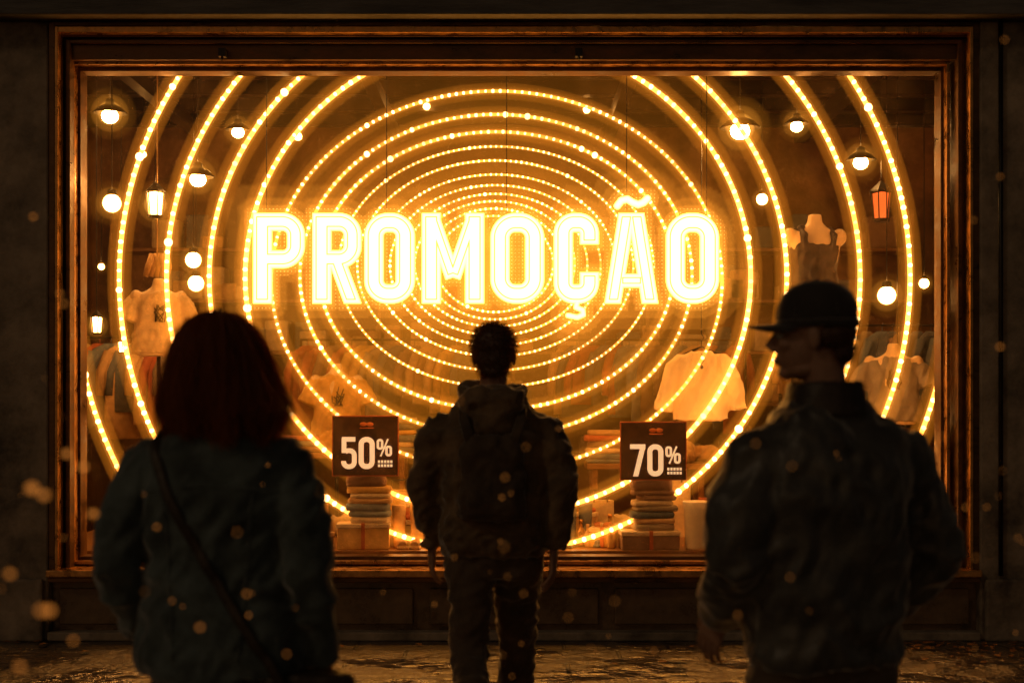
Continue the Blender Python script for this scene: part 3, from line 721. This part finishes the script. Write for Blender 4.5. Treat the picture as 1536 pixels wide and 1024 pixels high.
def shoe(parent, loc, yaw=0, pitch=0, m=M_leath):
    b = MB(); b.tube([(0,-.07,.045),(0,0,.05),(0,.09,.04),(0,.17,.028),(0,.195,.022)],[(.032,.04),(.038,.048),(.044,.038),(.042,.026),(.025,.016)],14,ref=(0,0,1))
    b.tube([(0,-.045,.05),(0,-.045,.11)],[.042,.045],12); b.loft([(0,.055,0,.046,.145),(0,.055,.018,.046,.145)],20,2.6)
    o = organic(b,'shoe',m,.006,2,None,parent); o.location = loc; o.rotation_euler = (pitch,0,yaw); return o
def trousers(parent, m, legs, hip=.15, hz=.95, seed=1, r0=.095, r1=.075, r2=.058):
    b = MB(); b.loft([(0,0,hz-.14,hip,.10),(0,0,hz-.05,hip*1.05,.115),(0,0,hz+.05,hip*.98,.11),(0,0,hz+.12,hip*.9,.10)])
    for (h_,k_,a_) in legs:
        h_,k_,a_ = Vector(h_),Vector(k_),Vector(a_)
        b.tube([h_,h_.lerp(k_,.5),k_,k_.lerp(a_,.45),a_],[r0,r0*.92,r1,r1*.9,r2],16)
    return organic(b,'trousers',m,.012,5,folds(seed,.012,13,.008),parent)

# ------------------------------------------------------------ man walking (middle)
P = grp('man_in_hooded_jacket', (-.075,5.61,0), 0)
b = MB()
b.loft([(0,0,.865,.185,.125),(0,0,.90,.205,.14),(0,-.005,1.0,.212,.15),(0,-.01,1.15,.212,.15),(0,-.015,1.28,.22,.15),(0,-.02,1.37,.21,.135),(0,-.02,1.43,.175,.12),(0,-.02,1.48,.13,.10),(0,-.02,1.53,.09,.09)])
for k,el,wr in ((-1,Vector((-.275,-.01,1.14)),Vector((-.245,.10,.90))),(1,Vector((.275,-.09,1.14)),Vector((.238,-.05,.90)))):
    sh = Vector((k*.185,-.02,1.385))
    b.tube([sh,sh.lerp(el,.45)+Vector((k*.015,0,0)),el,el.lerp(wr,.5),wr],[.076,.078,.066,.062,.048],16)
    b.ell(sh+Vector((k*-.01,0,-.005)),(.07,.075,.058))
b.tube([(.10*math.cos(t),-.03+.10*math.sin(t),1.505+.018*math.sin(t)) for t in np.linspace(0,2*math.pi,20)[:-1]],.036,10,True,ref=(0,0,1))
b.ell((0,-.115,1.475),(.14,.065,.08),20,12); b.ell((0,-.135,1.40),(.085,.045,.075)); 
jk = organic(b,'jacket',M_olive,.0105,3,folds(2.3,.017,12,.012),P)
b = MB(); b.loft([(0,-.165,1.02,.12,.04),(0,-.17,1.05,.132,.05),(0,-.17,1.2,.132,.052),(0,-.165,1.30,.12,.045),(0,-.16,1.35,.08,.03)],24,2.8)
b.loft([(0,-.215,1.05,.085,.012),(0,-.22,1.08,.095,.018),(0,-.218,1.17,.09,.016),(0,-.212,1.2,.075,.01)],20,3)
bp = organic(b,'backpack',M_pack,.009,4,folds(5,.012,9,.006),P)
b = MB()
for k in (-1,1): b.tube([(k*.08,-.19,1.31),(k*.11,-.165,1.41),(k*.13,-.03,1.475),(k*.14,.10,1.40),(k*.16,.13,1.2),(k*.17,-.02,1.05),(k*.12,-.16,1.05)],[(.020,.006)]*7,8)
b.obj('backpack_straps', M_pack, P, True)
hd = head(P,(.005,0,1.655),-.08,-.04)
b = MB(); b.ell((0,-.024,.045),(.084,.100,.084),24,14); b.ell((0,-.055,-.01),(.072,.062,.07)); b.ell((0,-.075,-.06),(.05,.035,.03))
hr = organic(b,'hair',M_hair,.006,2,lambda c:(noise.noise(c*45)*.004+noise.noise(c*90)*.002),hd)
ps_ = []
for i in range(3200):
    v = random.choice(hr.data.vertices); 
    if v.co.y > .07 and v.co.z < .06: continue
    d = (v.normal+Vector((rnd(-.6,.6),rnd(-.6,.6),rnd(-.5,.3)))).normalized(); l = rnd(.006,.026)
    ps_.append([v.co - v.normal*.002, v.co+d*l*.6, v.co+d*l+Vector((0,0,-.003))])
strands('hair_strands', ps_, .0009, M_strB, hd)
trousers(P,M_trou,[((-.095,0,.88),(-.085,-.04,.48),(-.06,-.36,.26)),((.095,0,.88),(.095,.20,.50),(.075,.27,.11))],.155,.93,4,.098,.078,.062)
shoe(P,(-.06,-.36,.10),0,-.75); shoe(P,(.075,.30,0),0)
hand(P,(-.245,.105,.90),-1,.25,.25,1.02); hand(P,(.238,-.05,.90),1,-.2,-.1,1.0)

# ------------------------------------------------------------ woman (left)
P = grp('woman_with_shoulder_bag', (-.735,3.58,0), -.05)
b = MB()
b.loft([(.01,0,.80,.205,.15),(.01,0,.86,.215,.155),(.005,0,.98,.195,.14),(0,-.005,1.10,.178,.125),(0,-.01,1.22,.185,.125),(0,-.012,1.32,.20,.12),(0,-.015,1.375,.175,.105),(0,-.015,1.415,.12,.085),(0,-.01,1.46,.075,.075)])
for k,el,wr in ((-1,Vector((-.258,-.05,1.06)),Vector((-.235,.12,.90))),(1,Vector((.235,-.06,1.06)),Vector((.262,.02,.83)))):
    sh = Vector((k*.172,-.01,1.345))
    b.tube([sh,sh.lerp(el,.45)+Vector((k*.012,0,0)),el,el.lerp(wr,.5),wr],[.066,.066,.058,.052,.043],16)
    b.ell(sh+Vector((k*-.005,0,0)),(.062,.066,.052))
b.tube([(.078*math.cos(t),-.01+.078*math.sin(t),1.445) for t in np.linspace(0,2*math.pi,20)[:-1]],(.02),10,True,ref=(0,0,1))
jw = organic(b,'jacket',M_denim,.0095,4,folds(7.1,.014,10,.010),P)
bvh = BVHTree.FromPolygons([v.co.copy() for v in jw.data.vertices],[tuple(p.vertices) for p in jw.data.polygons])
def onback(x,z,off=.004):
    h_ = bvh.ray_cast(Vector((x,-1,z)),Vector((0,1,0)))
    return (h_[0] + Vector((0,-off,0))) if h_[0] else Vector((x,-.15,z))
b = MB()
b.tube([onback(x,1.27+.01*math.cos(x*12),.0) for x in np.linspace(-.17,.17,26)],(.0035),6,ref=(0,0,1))
for k in (-1,1): b.tube([onback(k*(.11-.03*t),1.26-.40*t,.0) for t in np.linspace(0,1,26)],(.0035),6)
b.obj('jacket_seams', M_denim, P, True)
sp_ = [Vector((-.10,.09,1.31)),Vector((-.115,.05,1.40)),Vector((-.125,-.01,1.428))]+[onback(-.14+.29*t**1.25,1.385-.53*t,.006) for t in np.linspace(0,1,26)]+[Vector((.19,-.15,.80))]
b = MB(); b.tube(sp_, [(.013,.003)]*len(sp_), 8); b.obj('bag_strap', M_leath, P, True)
b = MB(); b.loft([(.24,-.07,.56,.13,.05),(.24,-.07,.60,.15,.065),(.235,-.07,.74,.145,.065),(.23,-.07,.82,.12,.045)],24,3.5); b.loft([(.235,-.135,.66,.12,.012),(.235,-.14,.7,.13,.016),(.23,-.135,.80,.115,.012)],20,4)
organic(b,'handbag',M_leath,.008,3,folds(2,.006,6,.003),P)
hd = head(P,(.0,.0,1.590),-.12,-.06)
tab = [(-.20,.088,.058),(-.165,.108,.072),(-.125,.122,.088),(-.075,.120,.098),(-.02,.108,.103),(.03,.095,.104),(.07,.076,.09),(.098,.053,.066),(.114,.03,.036),(.121,.01,.012)]
b = MB()
b.loft([(.004+(.008 if z<-.1 else 0),-.02,z,rx*.90,ry*.93) for z,rx,ry in tab],32,2.0)
def hairfold(c):
    a = math.atan2(c.y,c.x)
    return noise.noise(Vector((a*5,c.z*5,0)))*.018+noise.noise(Vector((a*20,c.z*6,3)))*.008 - (.055 if (c.y>.06 and c.z<.06) else 0)
hw = organic(b,'hair',M_hairb,.0065,2,hairfold,hd)
ps_ = []
for i in range(7500):
    a = rnd(math.pi*.9,2.1*math.pi) if random.random()<.65 else rnd(0,6.28)
    if math.sin(a) > .75: continue
    off = abs(random.gauss(0,.011))+.001; pts = []; z0 = rnd(-.05,.117); wob = rnd(0,6)
    ex = rnd(0,.06) if random.random()<.2 else 0
    zend = -.160+rnd(-.06,.03)+ .018*math.sin(a*6); lock = .012*math.sin(a*9)
    curl = rnd(.0,.030)*(1.8 if math.cos(a)>.4 else .9)
    for t in np.linspace(0,1,10):
        z = z0+(zend-z0)*t
        for (z1,ra,rb),(z2,rc,rd_) in zip(tab[:-1],tab[1:]):
            if z <= z2: q = max(-.6,(z-z1)/(z2-z1)); rx = ra+(rc-ra)*q; ry = rb+(rd_-rb)*q; break
        aa = a+.10*math.sin(wob+t*5)
        k_ = 1+ex*t*3
        o2 = off+lock*t+curl*t*t
        pts.append((.005+(rx+o2-.005)*math.cos(aa)*k_+.01*t, -.02+(ry+o2)*math.sin(aa)*k_, z))
    ps_.append(pts)
strands('hair_strands', ps_, .0010, M_strA, hd)
trousers(P,M_jean,[((-.09,0,.84),(-.09,.02,.47),(-.09,0,.1)),((.09,0,.84),(.09,.03,.47),(.10,.01,.1))],.165,.86,9,.092,.066,.052)
shoe(P,(-.09,.03,0)); shoe(P,(.10,.04,0))
hand(P,(-.235,.125,.90),-1,.3,.5,.9); hand(P,(.262,.02,.83),1,-.2,.1,.9)

# ------------------------------------------------------------ man in cap (right)
P = grp('man_in_baseball_cap', (.805,3.68,0), .38)
b = MB()
b.loft([(0,0,.815,.20,.15),(0,0,.84,.215,.16),(0,0,.87,.205,.155),(0,0,1.0,.232,.17),(0,-.005,1.15,.235,.165),(0,-.015,1.28,.245,.16),(0,-.02,1.37,.23,.14),(0,-.02,1.42,.195,.125),(0,-.015,1.465,.14,.10),(0,-.01,1.50,.09,.09)])
for k,el,wr in ((-1,Vector((-.28,-.03,1.08)),Vector((-.20,.17,.93))),(1,Vector((.315,-.07,1.09)),Vector((.24,.08,.93)))):
    sh = Vector((k*.20,-.01,1.355))
    b.tube([sh,sh.lerp(el,.45)+Vector((k*.018,0,0)),el,el.lerp(wr,.5),wr],[.084,.086,.074,.068,.052],16)
    b.ell(sh,(.073,.08,.063))
organic(b,'jacket',M_jack,.0105,4,folds(11.3,.018,8,.010),P)
b = MB()
prof = [(.112,1.45),(.104,1.49),(.094,1.535),(.084,1.537),(.084,1.49),(.09,1.44)]
b.lathe(prof+[prof[0]],(0,-.008,0),28)
b.f = [tuple(reversed(f)) for f in b.f]
organic(b,'collar',M_leath,.006,3,folds(1,.003,6,.002),P)
hd = head(P,(-.02,.02,1.655),.98,-.02)
g = hd
b = MB()
prof = [(0,.092),(.03,.089),(.055,.078),(.073,.058),(.083,.030),(.086,-.002),(.086,-.022),(.082,-.022),(.081,-.002),(.078,.028),(.068,.053),(.05,.073),(.028,.083),(0,.086)]
b.lathe(prof,(0,0,0),40); b.xf(Matrix.Translation((0,-.014,.050)) @ Matrix.Diagonal((1,1.22,1,1)))
for k_,vv in enumerate(b.v):
    x,y,z = vv; nn = noise.noise(Vector((x,y,z))*16)*.0025; b.v[k_] = (x*(1+nn*8), y*(1+nn*8), z+nn)
b.f = [tuple(reversed(f)) for f in b.f]
b.obj('cap_crown', M_cap, g, True)
b = MB(); b.tube([(.087*math.cos(t),-.014+.106*math.sin(t),.030) for t in np.linspace(0,2*math.pi,40)[:-1]],[(.003,.010)]*39,8,True,ref=(0,0,1))
b.ell((0,-.014,.143),(.008,.008,.004))
for k in range(6):
    a0 = k*math.pi/3+.5; b.tube([(.0868*math.cos(a0)*math.sin(t),-.014+.1065*math.sin(a0)*math.sin(t),.048+.0935*math.cos(t)) for t in np.linspace(.08,1.6,12)],.0014,5)
b.obj('cap_band_and_seams', M_cap, g, True)
b = MB(); vs=[]; fs=[]; nu,nv_ = 17,7
for s_ in (0,1):
    for j in range(nv_):
        t = j/(nv_-1)
        for i in range(nu):
            a0 = math.radians(20+140*i/(nu-1)); x = math.cos(a0)*.083; y0 = -.014+math.sin(a0)*.103
            y = y0+t*.078*math.sin(a0)**.7; z = .034-.16*x*x/.083*(.5+t)-.004*t - .004*s_
            vs.append((x*(1+.03*t),y,z))
for j in range(nv_-1):
    for i in range(nu-1):
        q = j*nu+i; fs.append((q,q+1,q+nu+1,q+nu)); q2 = q+nu*nv_; fs.append((q2,q2+nu,q2+nu+1,q2+1))
o_ = nu*nv_
for i in range(nu-1):
    q = (nv_-1)*nu+i; fs.append((q,q+1,q+1+o_,q+o_))
b.add(vs,fs); b.obj('cap_brim', M_cap, g, True)
b = MB(); b.ell((0,-.045,.005),(.0795,.070,.052)); b.ell((0,-.072,-.045),(.055,.035,.035))
hr = organic(b,'hair',M_hair,.006,1,lambda c: noise.noise(c*60)*.004,g)
ps_ = []
for i in range(1200):
    v = random.choice(hr.data.vertices)
    if v.co.z > .02: continue
    d = (v.normal+Vector((rnd(-.5,.5),rnd(-.5,.5),rnd(-.9,.0)))).normalized(); l = rnd(.006,.020)
    ps_.append([v.co - v.normal*.002, v.co+d*l*.6, v.co+d*l])
strands('hair_strands', ps_, .0008, M_strB, g)
trousers(P,M_trou,[((-.10,0,.86),(-.12,.03,.48),(-.13,.0,.1)),((.10,0,.86),(.12,.02,.48),(.14,-.02,.1))],.17,.88,14,.105,.08,.065)
shoe(P,(-.13,.03,0),.1); shoe(P,(.14,.01,0),-.15)
hand(P,(-.20,.175,.93),-1,.3,.5,1.02); hand(P,(.24,.085,.93),1,-.3,.5,1.02)

# ------------------------------------------------------------ glowing flecks added close to the camera as bokeh
b = MB()
for (u,v,y,r_) in ((48,732,1.6,.006),(66,742,1.6,.005),(74,915,1.5,.005),(15,860,1.6,.004),(50,325,2.2,.003),(100,680,1.9,.005),(125,700,1.9,.005),(140,770,1.9,.005),(95,455,2.0,.003),(62,915,1.4,.004),(1507,60,2.2,.002),(1500,265,2.4,.002),(1460,330,2.4,.002),(430,980,2.0,.002),(30,1000,1.5,.004),(110,960,1.7,.003),(90,440,2.3,.003),(1500,520,2.2,.003),(1480,760,2.4,.002),(300,940,1.9,.003),(370,890,2.0,.0025),(235,790,2.2,.0025)):
    b.ell(W(u,v,y),(r_,r_,r_*.8),8,6)
for i in range(90):
    y = rnd(1.8,3.2); r_ = rnd(.0006,.0018); b.ell(W(rnd(0,1536),rnd(560,1024),y),(r_,r_,r_*rnd(1,2)),6,4)
b.obj('bokeh_flecks', emis('bokeh_fleck',(1,.32,.05),.6,sample=False), None, True)

# ------------------------------------------------------------ world, fill light, camera
w = bpy.data.worlds.new('World'); bpy.context.scene.world = w; w.use_nodes = True
N = w.node_tree.nodes; L = w.node_tree.links; N.clear()
o = N.new('ShaderNodeOutputWorld'); bg = N.new('ShaderNodeBackground'); sk = N.new('ShaderNodeTexSky')
sk.sky_type = 'NISHITA'; sk.sun_disc = False; sk.sun_elevation = math.radians(20); sk.sun_rotation = math.radians(200)
mx = N.new('ShaderNodeMixRGB'); mx.blend_type = 'MULTIPLY'; mx.inputs[0].default_value = 1; mx.inputs[2].default_value = (1,.64,.38,1)
bg.inputs[1].default_value = .0075
L.new(sk.outputs[0], mx.inputs[1]); L.new(mx.outputs[0], bg.inputs[0]); L.new(bg.outputs[0], o.inputs[0])
sn = bpy.data.lights.new('fill_sun','SUN'); sn.energy = .11; sn.angle = math.radians(5); sn.color = (1,.66,.36)  # warm fill added from behind the camera; the night scene has no sun
so = bpy.data.objects.new('fill_sun', sn); bpy.context.collection.objects.link(so); so.rotation_euler = (math.radians(52),0,math.radians(-52))

cam = bpy.data.cameras.new('camera'); co = bpy.data.objects.new('camera', cam); bpy.context.collection.objects.link(co)
co.location = (0,0,EYE); co.rotation_euler = (math.radians(90),0,0)
cam.lens = 50; cam.sensor_width = 36; cam.shift_y = 81/1536; cam.clip_end = 1000; cam.clip_start = .05
cam.dof.use_dof = True; cam.dof.focus_distance = 9.0; cam.dof.aperture_fstop = 2.4
bpy.context.scene.camera = co
sc = bpy.context.scene
sc.view_settings.view_transform = 'Standard'; sc.view_settings.look = 'None'; sc.view_settings.exposure = 0
